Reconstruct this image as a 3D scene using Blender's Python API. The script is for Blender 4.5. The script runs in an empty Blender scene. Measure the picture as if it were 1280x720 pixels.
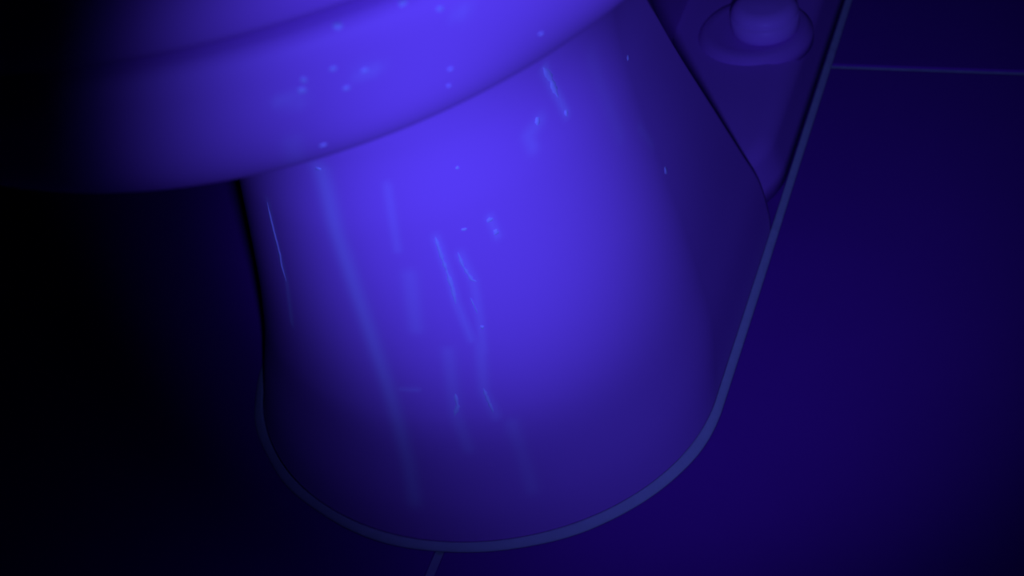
import bpy, bmesh, math, random
from mathutils import Vector, Matrix
from mathutils.bvhtree import BVHTree

S = bpy.context.scene
COL = S.collection
random.seed(4)

# ------------------------------------------------------------------ camera
CAM_POS = Vector((0.27306, -0.30213, 0.53491))
CAM_ROT = Matrix(((0.92898394, -0.10102930, 0.35606450),
                  (0.32056006, 0.70051592, -0.63758818),
                  (-0.18501376, 0.70644924, 0.68315400)))
FPX = 1503.27                      # focal length in pixels of a 1280 wide frame
cam_data = bpy.data.cameras.new('camera')
cam_data.sensor_width = 36.0
cam_data.lens = 36.0 * FPX / 1280.0
cam_data.clip_start = 0.01
cam_data.dof.use_dof = True
cam_data.dof.focus_distance = 0.60
cam_data.dof.aperture_fstop = 11.0
cam = bpy.data.objects.new('camera', cam_data)
COL.objects.link(cam)
cam.matrix_world = Matrix.Translation(CAM_POS) @ CAM_ROT.to_4x4()
S.camera = cam


def ray_dir(px, py):
    return (CAM_ROT @ Vector(((px - 640) / FPX, (360 - py) / FPX, -1))).normalized()


# ------------------------------------------------------------------ light: a dark room, one hand-held ultraviolet torch
world = bpy.data.worlds.new('world')
S.world = world
world.use_nodes = True
world.node_tree.nodes['Background'].inputs[0].default_value = (0.05, 0.02, 1.0, 1)
world.node_tree.nodes['Background'].inputs[1].default_value = 0.001

TORCH_POS = CAM_POS + CAM_ROT @ Vector((0.024, -0.056, -0.022))


def torch_beam(name, watts, cone, aim):
    l = bpy.data.lights.new(name, 'SPOT')
    l.energy = watts
    l.color = (0.115, 0.115, 1.0)
    l.spot_size = math.radians(cone)
    l.spot_blend = 1.0
    l.shadow_soft_size = 0.012
    o = bpy.data.objects.new(name, l)
    COL.objects.link(o)
    o.location = TORCH_POS
    o.rotation_euler = (aim - TORCH_POS).to_track_quat('-Z', 'Y').to_euler()


torch_beam('uv_torch_beam', 7.4, 25.84, CAM_POS + ray_dir(584, 286) * 0.55)
torch_beam('uv_torch_spill', 6.6, 57.8, CAM_POS + ray_dir(815, 115) * 0.60)

S.view_settings.view_transform = 'Standard'
S.view_settings.look = 'None'
S.view_settings.exposure = 0.0
S.view_settings.gamma = 1.0
S.view_settings.use_curve_mapping = False


# ------------------------------------------------------------------ materials
def mat(name, col, rough=0.5, col2=None, scale=20.0, bump=0.0, spec=0.5, stain=None):
    m = bpy.data.materials.new(name)
    m.use_nodes = True
    nt = m.node_tree
    b = nt.nodes['Principled BSDF']
    b.inputs['Roughness'].default_value = rough
    b.inputs['Specular IOR Level'].default_value = spec
    tc = nt.nodes.new('ShaderNodeTexCoord')
    n = nt.nodes.new('ShaderNodeTexNoise')
    n.inputs['Scale'].default_value = scale
    n.inputs['Detail'].default_value = 5
    nt.links.new(tc.outputs['Object'], n.inputs['Vector'])
    mix = nt.nodes.new('ShaderNodeMix')
    mix.data_type = 'RGBA'
    mix.inputs[6].default_value = (*col, 1)
    mix.inputs[7].default_value = (*(col2 or col), 1)
    nt.links.new(n.outputs['Fac'], mix.inputs[0])
    out = mix.outputs[2]
    if stain:
        at = nt.nodes.new('ShaderNodeAttribute')
        at.attribute_name = 'stain'
        m2 = nt.nodes.new('ShaderNodeMix')
        m2.data_type = 'RGBA'
        nt.links.new(out, m2.inputs[6])
        m2.inputs[7].default_value = (*stain, 1)
        nt.links.new(at.outputs['Fac'], m2.inputs[0])
        out = m2.outputs[2]
    nt.links.new(out, b.inputs['Base Color'])
    if bump:
        bp = nt.nodes.new('ShaderNodeBump')
        bp.inputs['Strength'].default_value = bump
        bp.inputs['Distance'].default_value = 0.002
        nt.links.new(n.outputs['Fac'], bp.inputs['Height'])
        nt.links.new(bp.outputs['Normal'], b.inputs['Normal'])
    return m


STAIN = (0.76, 0.80, 0.99)
M_CER = mat('glazed_ceramic', (0.65, 0.30, 0.74), 0.5, (0.67, 0.32, 0.78), 14, spec=0.1, stain=STAIN)
M_SEAT = mat('seat_plastic', (0.65, 0.28, 0.74), 0.5, (0.67, 0.30, 0.78), 14, spec=0.1)
M_CAP = mat('cap_plastic', (0.86, 0.46, 0.97), 0.4, (0.88, 0.48, 0.98), 30, spec=0.2)
M_TILE = mat('floor_tile_glaze', (0.25, 0.042, 0.38), 0.6, (0.28, 0.048, 0.42), 18, spec=0.1)
M_GROUT = mat('grout', (0.46, 0.62, 0.52), 0.9, (0.58, 0.76, 0.62), 160, bump=0.5, spec=0.05)
M_CAULK = mat('sealant', (0.54, 0.76, 0.58), 0.75, (0.66, 0.88, 0.68), 90, bump=0.4, spec=0.05)
M_STAIN = mat('dried_splash', (0.70, 0.86, 0.93), 0.6, (0.66, 0.66, 0.86), 200, spec=0.1)
M_WALL = mat('wall_paint', (0.22, 0.12, 0.25), 0.8, (0.25, 0.14, 0.28), 8, spec=0.1)
M_METAL = mat('chrome', (0.6, 0.6, 0.65), 0.2, (0.6, 0.6, 0.65), 8)
M_METAL.node_tree.nodes['Principled BSDF'].inputs['Metallic'].default_value = 1.0


# ------------------------------------------------------------------ helpers
def mesh_ob(name, verts, faces, m, parent=None, smooth=True):
    me = bpy.data.meshes.new(name)
    me.from_pydata([tuple(v) for v in verts], [], faces)
    bm = bmesh.new()
    bm.from_mesh(me)
    bmesh.ops.recalc_face_normals(bm, faces=bm.faces)
    bm.to_mesh(me)
    bm.free()
    me.materials.append(m)
    if smooth:
        me.polygons.foreach_set('use_smooth', [True] * len(me.polygons))
    o = bpy.data.objects.new(name, me)
    COL.objects.link(o)
    if parent:
        o.parent = parent
    return o


def loft(rings, cap0=True, cap1=True, closed=False):
    n = len(rings[0])
    v = [p for r in rings for p in r]
    f = []
    k = len(rings)
    for i in range(k if closed else k - 1):
        a, b = i * n, ((i + 1) % k) * n
        for j in range(n):
            j2 = (j + 1) % n
            f.append((a + j, a + j2, b + j2, b + j))
    if not closed:
        if cap0:
            f.append(tuple(range(n - 1, -1, -1)))
        if cap1:
            f.append(tuple((k - 1) * n + j for j in range(n)))
    return v, f


def rbox(name, x0, x1, y0, y1, z0, z1, m, parent=None, bev=0.004, seg=3, smooth=True):
    bm = bmesh.new()
    bmesh.ops.create_cube(bm, size=1.0)
    for v in bm.verts:
        v.co = Vector(((x0 + x1) / 2 + v.co.x * (x1 - x0), (y0 + y1) / 2 + v.co.y * (y1 - y0), (z0 + z1) / 2 + v.co.z * (z1 - z0)))
    if bev:
        bmesh.ops.bevel(bm, geom=bm.edges[:], offset=bev, segments=seg, affect='EDGES', profile=0.5)
    me = bpy.data.meshes.new(name)
    bm.to_mesh(me)
    bm.free()
    me.materials.append(m)
    if smooth and bev:
        me.polygons.foreach_set('use_smooth', [True] * len(me.polygons))
    o = bpy.data.objects.new(name, me)
    COL.objects.link(o)
    if parent:
        o.parent = parent
    return o


def lerp(a, b, t):
    return a + (b - a) * t


def sstep(t):
    t = max(0.0, min(1.0, t))
    return t * t * (3 - 2 * t)


def keyed(keys, z):
    """smooth (Catmull-Rom) interpolation of parameter tuples keyed by height"""
    n = len(keys)
    if z <= keys[0][0]:
        return keys[0][1:]
    if z >= keys[-1][0]:
        return keys[-1][1:]
    i = max(k for k in range(n - 1) if keys[k][0] <= z)
    z0, z1 = keys[i][0], keys[i + 1][0]
    t = (z - z0) / (z1 - z0)
    out = []
    for c in range(1, len(keys[0])):
        p1, p2 = keys[i][c], keys[i + 1][c]
        if i > 0:
            m1 = (p2 - keys[i - 1][c]) / (z1 - keys[i - 1][0]) * (z1 - z0)
        else:
            m1 = p2 - p1
        if i + 2 < n:
            m2 = (keys[i + 2][c] - p1) / (keys[i + 2][0] - z0) * (z1 - z0)
        else:
            m2 = p2 - p1
        t2, t3 = t * t, t * t * t
        out.append((2 * t3 - 3 * t2 + 1) * p1 + (t3 - 2 * t2 + t) * m1 + (-2 * t3 + 3 * t2) * p2 + (t3 - t2) * m2)
    return tuple(out)


# ------------------------------------------------------------------ the setting
def structure(o):
    o['kind'] = 'structure'
    return o


X0, X1, Y0, Y1, ZC = -0.95, 1.15, -1.35, 0.78, 2.4
GX, GY, T, GAP = 0.0205, 0.455, 0.60, 0.005      # one joint of each direction, tile pitch, joint width
floor = structure(rbox('floor', X0, X1, Y0, Y1, -0.05, -0.0016, M_GROUT, bev=0))
tile_meshes = {}
for i in range(-3, 3):
    for j in range(-4, 2):
        ax, bx_ = max(X0, GX + i * T + GAP / 2), min(X1, GX + (i + 1) * T - GAP / 2)
        ay, by_ = max(Y0, GY + j * T + GAP / 2), min(Y1, GY + (j + 1) * T - GAP / 2)
        if bx_ - ax < 0.01 or by_ - ay < 0.01:
            continue
        key = (round(bx_ - ax, 4), round(by_ - ay, 4))
        cx, cy = (ax + bx_) / 2, (ay + by_) / 2
        if key in tile_meshes:
            o = bpy.data.objects.new('floor_tile', tile_meshes[key])
            COL.objects.link(o)
            o.parent = floor
        else:
            w, d = key
            o = rbox('floor_tile', -w / 2, w / 2, -d / 2, d / 2, -0.008, 0.0, M_TILE, floor, bev=0.0012, seg=2, smooth=False)
            tile_meshes[key] = o.data
        o.location = (cx, cy, 0)
structure(rbox('wall_back', X0 - 0.1, X1 + 0.1, Y1, Y1 + 0.1, -0.05, ZC, M_WALL, bev=0))
structure(rbox('wall_left', X0 - 0.1, X0, Y0, Y1, -0.05, ZC, M_WALL, bev=0))
structure(rbox('wall_right', X1, X1 + 0.1, Y0, Y1, -0.05, ZC, M_WALL, bev=0))
structure(rbox('wall_front', X0 - 0.1, X1 + 0.1, Y0 - 0.1, Y0, -0.05, ZC, M_WALL, bev=0))
structure(rbox('ceiling', X0 - 0.1, X1 + 0.1, Y0 - 0.1, Y1 + 0.1, ZC, ZC + 0.1, M_WALL, bev=0))

# ------------------------------------------------------------------ toilet
toilet = bpy.data.objects.new('toilet', None)
COL.objects.link(toilet)
toilet['label'] = 'white ceramic toilet with dried glowing splashes and drips under violet light'
toilet['category'] = 'toilet'

YE = 0.60


def half_outline(yn, L, W, p, yh, tap, yw, Wb, ye, nf=110, nm=50, nb=60, nc=10, corner=False):
    """right half of a horizontal section, nose to tail"""
    pts = []
    for k in range(nf):
        th = (k / nf) * math.pi / 2
        pts.append((W * math.sin(th) ** (2 / p), yn + L * (1 - math.cos(th) ** (2 / p))))
    ya = yn + L
    yh = max(yh, ya + 0.005)
    for k in range(nm):
        y = lerp(ya, yh, k / nm)
        pts.append((W + tap * (y - ya), y))
    Wh = W + tap * (yh - ya)
    for k in range(nb):
        y = lerp(yh, ye - 0.01, k / (nb - 1))
        t = min(1.0, (y - yh) / max(yw - yh, 1e-3))
        pts.append((lerp(Wh, Wb, 1 - (1 - t) ** 2 if corner else sstep(t)), y))
    for k in range(1, nc + 1):
        a = k / nc * math.pi / 2
        pts.append((Wb - 0.01 * (1 - math.cos(a)) - (Wb - 0.01) * (k == nc), ye - 0.01 + 0.01 * math.sin(a)))
    return pts


def ring(half, z):
    r = [(x, y, z) for x, y in half]
    l = [(-x, y, z) for x, y in reversed(half[1:-1])]
    return r + l


# height: nose y, nose length, half width, nose exponent, y where the side turns in, side taper, y where waist is reached, waist half width, tail y
KEYS = [
    (0.000, 0.0020, 0.1262, 0.1437, 1.98, 0.272, 0.033, 0.47, 0.050, YE),
    (0.012, 0.0090, 0.126, 0.1428, 1.98, 0.274, 0.033, 0.46, 0.050, YE),
    (0.042, 0.0250, 0.125, 0.1398, 1.92, 0.270, 0.030, 0.44, 0.050, YE),
    (0.072, 0.0310, 0.125, 0.1335, 1.90, 0.260, 0.025, 0.43, 0.050, YE),
    (0.105, 0.0345, 0.125, 0.1265, 1.88, 0.248, 0.020, 0.42, 0.052, YE),
    (0.190, 0.041, 0.122, 0.1085, 1.86, 0.217, 0.010, 0.40, 0.060, YE),
    (0.232, 0.045, 0.122, 0.1030, 1.86, 0.205, 0.000, 0.40, 0.080, YE + 0.01),
    (0.262, 0.036, 0.135, 0.1130, 1.90, 0.215, 0.000, 0.45, 0.105, YE + 0.04),
    (0.290, -0.005, 0.160, 0.1350, 1.96, 0.240, 0.000, 0.50, 0.130, YE + 0.08),
    (0.312, -0.050, 0.185, 0.1540, 2.00, 0.280, 0.000, 0.50, 0.150, YE + 0.10),
    (0.326, -0.068, 0.192, 0.1640, 2.02, 0.300, 0.000, 0.50, 0.160, YE + 0.12),
    (0.352, -0.072, 0.194, 0.1660, 2.04, 0.300, 0.000, 0.50, 0.162, YE + 0.12),
]
zs = []
z = 0.0
while z < 0.352:
    zs.append(z)
    z += 0.0024
zs.append(0.352)
v, f = loft([ring(half_outline(*keyed(KEYS, z), nb=80, corner=True), z) for z in zs])
body = mesh_ob('bowl_pedestal', v, f, M_CER, toilet)

# foot flange beside and behind the pedestal
BASE = dict(L=0.1272, W=0.1457, p=1.975, tap=0.0328)


def base_half(off=0.0, yfront=0.0):
    return half_outline(0.0 + off, BASE['L'], BASE['W'] - off, BASE['p'], YE - 0.03, BASE['tap'], YE, BASE['W'] + 0.012 - off, YE + 0.02 - off, nf=160, nm=60, nb=10)


def foot_half(off, z):
    # flange hugs the outline from y = 0.16 backwards, tucked inside the pedestal in front of that
    pts = []
    for x, y in base_half(off):
        k = 1 - sstep((y - 0.245) / 0.08)
        pts.append((x * (1 - 0.20 * k), y + 0.045 * (1 - sstep(y / 0.2))))
    return pts


rings = [ring(foot_half(0.003, 0), 0.0), ring(foot_half(0.005, 0), 0.012), ring(foot_half(0.009, 0), 0.026)]
for k in range(1, 9):
    a = k / 8 * math.pi / 2
    rings.append(ring(foot_half(0.009 + 0.014 * (1 - math.cos(a)), 0), 0.026 + 0.012 * math.sin(a)))
rings.append(ring(foot_half(0.030, 0), 0.040))
v, f = loft(rings)
foot = mesh_ob('foot_flange', v, f, M_CER, toilet)


# bolt bosses and caps
def lathe(profile, c, n=48):
    rr = []
    for r, z in profile:
        rr.append([(c[0] + r * math.cos(2 * math.pi * k / n), c[1] + r * math.sin(2 * math.pi * k / n), c[2] + z) for k in range(n)])
    return loft(rr)


CAP = (0.1165, 0.434)
boss_prof = [(0.041, -0.006), (0.041, 0.001), (0.040, 0.003), (0.038, 0.0052), (0.036, 0.007), (0.030, 0.0064), (0.026, 0.006)]
cap_prof = [(0.0215, 0.0), (0.0235, 0.002), (0.0240, 0.005), (0.0238, 0.014)]
for k in range(0, 9):
    a = k / 8 * math.pi / 2
    cap_prof.append((0.0138 + 0.0100 * math.cos(a), 0.014 + 0.0085 * math.sin(a)))
cap_prof += [(0.009, 0.0233), (0.003, 0.0236), (0.0004, 0.0236)]
for s in (1, -1):
    v, f = lathe(boss_prof, (s * (CAP[0] - 0.008), CAP[1] + 0.002, 0.0385))
    boss = mesh_ob('bolt_boss', v, f, M_CER, toilet)
    v, f = lathe(cap_prof, (s * CAP[0], CAP[1], 0.0445))
    cap = mesh_ob('bolt_cap', v, f, M_CAP, toilet)
    cap['label'] = 'round domed plastic bolt cap'


# rim: a rounded band swept round the bowl opening
def rim_half(off, nose=-0.1002, L=0.2067, W=0.1863, p=2.058, yh=0.33, yw=0.44, Wb=0.165, ye=0.70):
    return half_outline(nose + off, L - off * 0.4, W - off, p, yh, 0.0, yw, Wb - off * 0.5, ye - off, nf=110, nm=40, nb=50)


def band(profile, outline):
    """closed sweep: profile of (inset, z) round an outline"""
    return loft([ring(outline(o), z) for o, z in profile], closed=True)


rp = [(0.058, 0.321), (0.045, 0.3175)]
for k in range(0, 25):
    a = k / 24 * math.pi / 2
    rp.append((-0.0055 + 0.042 * (1 - math.sin(a)), 0.3165 + 0.0545 * (1 - math.cos(a))))
rp += [(-0.0048, 0.3740), (-0.0036, 0.3760), (-0.0012, 0.3772), (0.004, 0.3778), (0.030, 0.3780), (0.044, 0.3765), (0.048, 0.366), (0.048, 0.345)]
v, f = band(rp, rim_half)
rim = mesh_ob('rim', v, f, M_CER, toilet)
# deck that closes the rear of the rim under the tank
deck = rbox('tank_deck', -0.155, 0.155, 0.40, 0.69, 0.30, 0.374, M_CER, toilet, bev=0.012, seg=4)
# inside of the bowl
rb = []
for k in range(13):
    t = k / 12
    o = 0.045 + 0.075 * (1 - math.cos(t * math.pi / 2)) * 1.0
    zb = 0.366 - 0.10 * math.sin(t * math.pi / 2)
    rb.append([(x * 0.999, min(y, 0.40), zb) for x, y, _ in ring(rim_half(o, yh=0.27, yw=0.36, Wb=0.12, ye=0.40), 0)])
v, f = loft(rb, cap0=False, cap1=True)
mesh_ob('bowl_inside', v, f, M_CER, toilet)


# seat ring and closed lid
def seat_half(off):
    return half_outline(-0.1052 + off, 0.2105 - off * 0.4, 0.1910 - off, 2.06, 0.28, 0.0, 0.42, 0.13 - off * 0.6, 0.43 - off, nf=110, nm=40, nb=50)


sp = [(0.060, 0.3800), (0.010, 0.3800), (0.0045, 0.3802), (0.0018, 0.3812), (0.0005, 0.3835), (0.0, 0.3880), (0.0006, 0.3930), (0.0030, 0.3975),
      (0.008, 0.4005), (0.018, 0.4018), (0.060, 0.4012), (0.066, 0.396), (0.066, 0.385)]
v, f = band(sp, seat_half)
seat = mesh_ob('seat', v, f, M_SEAT, toilet)
lp = [(0.060, 0.4030), (0.010, 0.4030), (0.004, 0.4042), (0.0012, 0.4072), (0.0012, 0.4112), (0.004, 0.4152), (0.010, 0.4182), (0.03, 0.4207), (0.08, 0.4222), (0.12, 0.4225)]
v, f = loft([ring(seat_half(o), z) for o, z in lp])
lid = mesh_ob('lid', v, f, M_SEAT, toilet)
for s in (1, -1):
    for q in ((0.14, 0.06), (0.13, 0.24)):
        rbox('seat_bumper', s * q[0] - 0.008, s * q[0] + 0.008, q[1] - 0.012, q[1] + 0.012, 0.3765, 0.3810, M_SEAT, toilet, bev=0.001, seg=1)
    rbox('hinge', s * 0.075 - 0.02, s * 0.075 + 0.02, 0.425, 0.465, 0.372, 0.408, M_SEAT, toilet, bev=0.006)
# tank, tank lid, flush lever
tank = rbox('tank', -0.205, 0.205, 0.535, 0.735, 0.372, 0.74, M_CER, toilet, bev=0.022, seg=4)
rbox('tank_lid', -0.215, 0.215, 0.523, 0.742, 0.735, 0.772, M_CER, toilet, bev=0.010, seg=3)
lev = rbox('flush_lever', -0.185, -0.105, 0.505, 0.517, 0.672, 0.688, M_METAL, tank, bev=0.004)
rbox('lever_boss', -0.190, -0.166, 0.515, 0.540, 0.668, 0.692, M_METAL, tank, bev=0.005)


# ------------------------------------------------------------------ sealant line round the base
def base_full(off):
    h = base_half(off)
    return ring(h, 0.0)


cp = [(0.0016, 0.0), (-0.0030, 0.0), (-0.0028, 0.0008), (-0.0020, 0.0016), (-0.0008, 0.0022), (0.0006, 0.0028), (0.0016, 0.0030)]
rnd = random.Random(3)
n_ring = len(ring(base_half(0), 0))
wob = [0.0] * n_ring
for a in range(9):
    ph, am, fr = rnd.random() * 6.28, rnd.uniform(0.00005, 0.0002), rnd.randint(3, 14)
    for k in range(n_ring):
        wob[k] += am * math.sin(6.2832 * fr * k / n_ring + ph)
outs = []
for o, zc in cp:
    rg = ring(base_half(o), zc)
    ctr = Vector((0, 0.3))
    r2 = []
    for k, (x, y, zz) in enumerate(rg):
        dv = (Vector((x, y)) - ctr).normalized() * (wob[k] if o < 0.001 else 0.0)
        r2.append((x + dv.x, y + dv.y, zz))
    outs.append(r2)
v, f = loft(outs, closed=True)
caulk = mesh_ob('sealant_line', v, f, M_CAULK)
caulk['label'] = 'pale greenish sealant line curving along the foot of the toilet on dark floor tiles'
caulk['category'] = 'sealant'

# ------------------------------------------------------------------ dried splashes and drips, laid on the ceramic
def bvh_of(o):
    return BVHTree.FromPolygons([vv.co for vv in o.data.vertices], [tuple(pp.vertices) for pp in o.data.polygons])


TREES = [(body, bvh_of(body)), (rim, bvh_of(rim)), (seat, bvh_of(seat))]


def hit(px, py):
    best = None
    d = ray_dir(px, py)
    for o, t in TREES:
        loc, nor, idx, dist = t.ray_cast(CAM_POS, d)
        if loc is not None and (best is None or dist < best[3]):
            if nor.dot(d) > 0:
                nor = -nor
            best = (loc, nor, o, dist)
    return best


SURF = dict((o.name, t) for o, t in TREES)


def snap(p, o):
    loc, nor, idx, dist = SURF[o.name].find_nearest(p)
    if nor.dot(CAM_POS - loc) < 0:
        nor = -nor
    return loc, nor


def drip(pix, width, height=0.0005, seedv=0):
    """thin raised trickle that follows the surface through the given points"""
    hs = [hit(*q) for q in pix]
    hs = [h for h in hs if h]
    if len(hs) < 2:
        return
    o = hs[0][2]
    pts = [h[0] for h in hs]
    fine = []
    r = random.Random(seedv)
    for a, b in zip(pts[:-1], pts[1:]):
        n = max(2, int((b - a).length / 0.0015))
        for k in range(n):
            fine.append(a.lerp(b, k / n))
    fine.append(pts[-1])
    verts, faces = [], []
    N = len(fine)
    C = 5
    for i, p in enumerate(fine):
        loc, nor = snap(p, o)
        tan = (fine[min(i + 1, N - 1)] - fine[max(i - 1, 0)]).normalized()
        side = nor.cross(tan).normalized()
        e = min(1.0, 0.15 + 5 * min(i, N - 1 - i) / N)
        w = width * e * r.uniform(0.5, 1.3)
        for c in range(C):
            t = c / (C - 1) * 2 - 1
            q, qn = snap(loc + side * w * 0.5 * t, o)
            verts.append(q + qn * (height * (1 - t * t) * e - 0.00015 * (abs(t) == 1)))
        if i:
            for c in range(C - 1):
                a = (i - 1) * C + c
                faces.append((a, a + 1, a + C + 1, a + C))
    d = mesh_ob('drip_stain', verts, faces, M_STAIN, o)
    return d


def spot(px, py, rx, ry=None, height=0.0005, seedv=0):
    h = hit(px, py)
    if not h:
        return
    loc, nor, o, dist = h
    ry = ry or rx
    sc = dist / FPX
    r = random.Random(seedv + int(px * 7 + py))
    down = (Vector((0, 0, -1)) - nor * nor.dot(Vector((0, 0, -1)))).normalized()
    side = nor.cross(down)
    n, verts, faces = 14, [loc + nor * height], []
    jit = [r.uniform(0.7, 1.2) for _ in range(n)]
    for q, hh in ((0.6, height * 0.75), (1.0, -0.00012)):
        for k in range(n):
            a = 2 * math.pi * k / n
            p = loc + side * (rx * sc * q * jit[k] * math.cos(a)) + down * (ry * sc * q * jit[k] * math.sin(a))
            p2, n2 = snap(p, o)
            verts.append(p2 + n2 * hh)
    for k in range(n):
        k2 = (k + 1) % n
        faces.append((0, 1 + k, 1 + k2))
        faces.append((1 + k, 1 + n + k, 1 + n + k2, 1 + k2))
    return mesh_ob('splash_spot', verts, faces, M_STAIN, o)


DRIPS = [
    ([(334, 252), (341, 283), (350, 318), (352, 332), (358, 352)], 0.0018),
    ([(544, 296), (551, 318), (559, 340)], 0.0022),
    ([(557, 335), (565, 358), (570, 380)], 0.0024),
    ([(572, 315), (579, 333), (590, 350), (596, 352)], 0.0020),
    ([(588, 372), (597, 392)], 0.0014),
    ([(679, 84), (688, 97), (698, 122)], 0.0034),
    ([(569, 492), (572, 508), (568, 520)], 0.0028),
    ([(604, 485), (610, 500), (617, 516)], 0.0026),
]
for i, (pp, w) in enumerate(DRIPS):
    drip(pp, w, seedv=i)
SPOTS = [(422, 32, 7, 6), (380, 100, 5, 5), (378, 113, 7, 5), (417, 86, 5, 4), (504, 3, 8, 5), (550, 11, 5, 4), (433, 110, 5, 4), (404, 181, 6, 3),
         (832, 213, 5, 6), (785, 72, 5, 4), (612, 275, 5, 4), (620, 290, 4, 5), (676, 42, 4, 3), (563, 86, 4, 3), (603, 409, 3, 4), (580, 287, 4, 3), (456, 88, 6, 4),
         (672, 151, 5, 6), (708, 141, 4, 5), (561, 107, 3, 3), (572, 210, 3, 3), (398, 211, 5, 3)]
for i, (px, py, rx, ry) in enumerate(SPOTS):
    spot(px, py, rx, ry, seedv=i)

# soft smears on the glaze: a weight per vertex of the ceramic, blended by its material
SMEARS = [
    # points, half width, strength
    ([(400, 212), (420, 290), (450, 380), (480, 470), (505, 560), (518, 625)], 0.0045, 0.51),
    ([(350, 318), (358, 350), (365, 405)], 0.0018, 0.59),
    ([(335, 252), (352, 330)], 0.0022, 0.42),
    ([(484, 232), (490, 270), (497, 312)], 0.0022, 0.27),
    ([(512, 345), (520, 410)], 0.0040, 0.27),
    ([(545, 297), (560, 340), (571, 380), (590, 425)], 0.0022, 0.37),
    ([(575, 318), (592, 352), (600, 400), (604, 440)], 0.0024, 0.31),
    ([(612, 272), (622, 295)], 0.0022, 0.34),
    ([(680, 85), (698, 122), (708, 142)], 0.0024, 0.51),
    ([(675, 150), (660, 170), (666, 184)], 0.0035, 0.31),
    ([(600, 430), (605, 490), (620, 520)], 0.0030, 0.31),
    ([(560, 440), (570, 520), (585, 560)], 0.0035, 0.27),
    ([(640, 530), (665, 610)], 0.0040, 0.27),
    ([(500, 486), (522, 487)], 0.0016, 0.34),
    ([(740, 70), (775, 170)], 0.0050, 0.10),
    ([(800, 160), (815, 180)], 0.0030, 0.14),
    ([(350, 128), (375, 125)], 0.0022, 0.37),
    ([(450, 92), (470, 86)], 0.0022, 0.34),
    ([(572, 15), (582, 16)], 0.0022, 0.26),
    ([(365, 175), (370, 200)], 0.0030, 0.20),
]
for o in (body, rim):
    vals = [0.0] * len(o.data.vertices)
    co = [vv.co.copy() for vv in o.data.vertices]
    for pix, hw, st in SMEARS:
        hs = [hit(*q) for q in pix]
        pts = [h[0] for h in hs if h and h[2] is o]
        if len(pts) < 2:
            continue
        lo = Vector([min(p[c] for p in pts) - 3 * hw for c in range(3)])
        hi = Vector([max(p[c] for p in pts) + 3 * hw for c in range(3)])
        segs = list(zip(pts[:-1], pts[1:]))
        for i, p in enumerate(co):
            if p.x < lo.x or p.x > hi.x or p.y < lo.y or p.y > hi.y or p.z < lo.z or p.z > hi.z:
                continue
            dm = 9
            for a, b in segs:
                ab = b - a
                t = max(0, min(1, (p - a).dot(ab) / ab.length_squared))
                dm = min(dm, (p - a - ab * t).length)
            vals[i] = max(vals[i], st * math.exp(-(dm / hw) ** 2))
    at_ = o.data.attributes.new('stain', 'FLOAT', 'POINT')
    at_.data.foreach_set('value', vals)
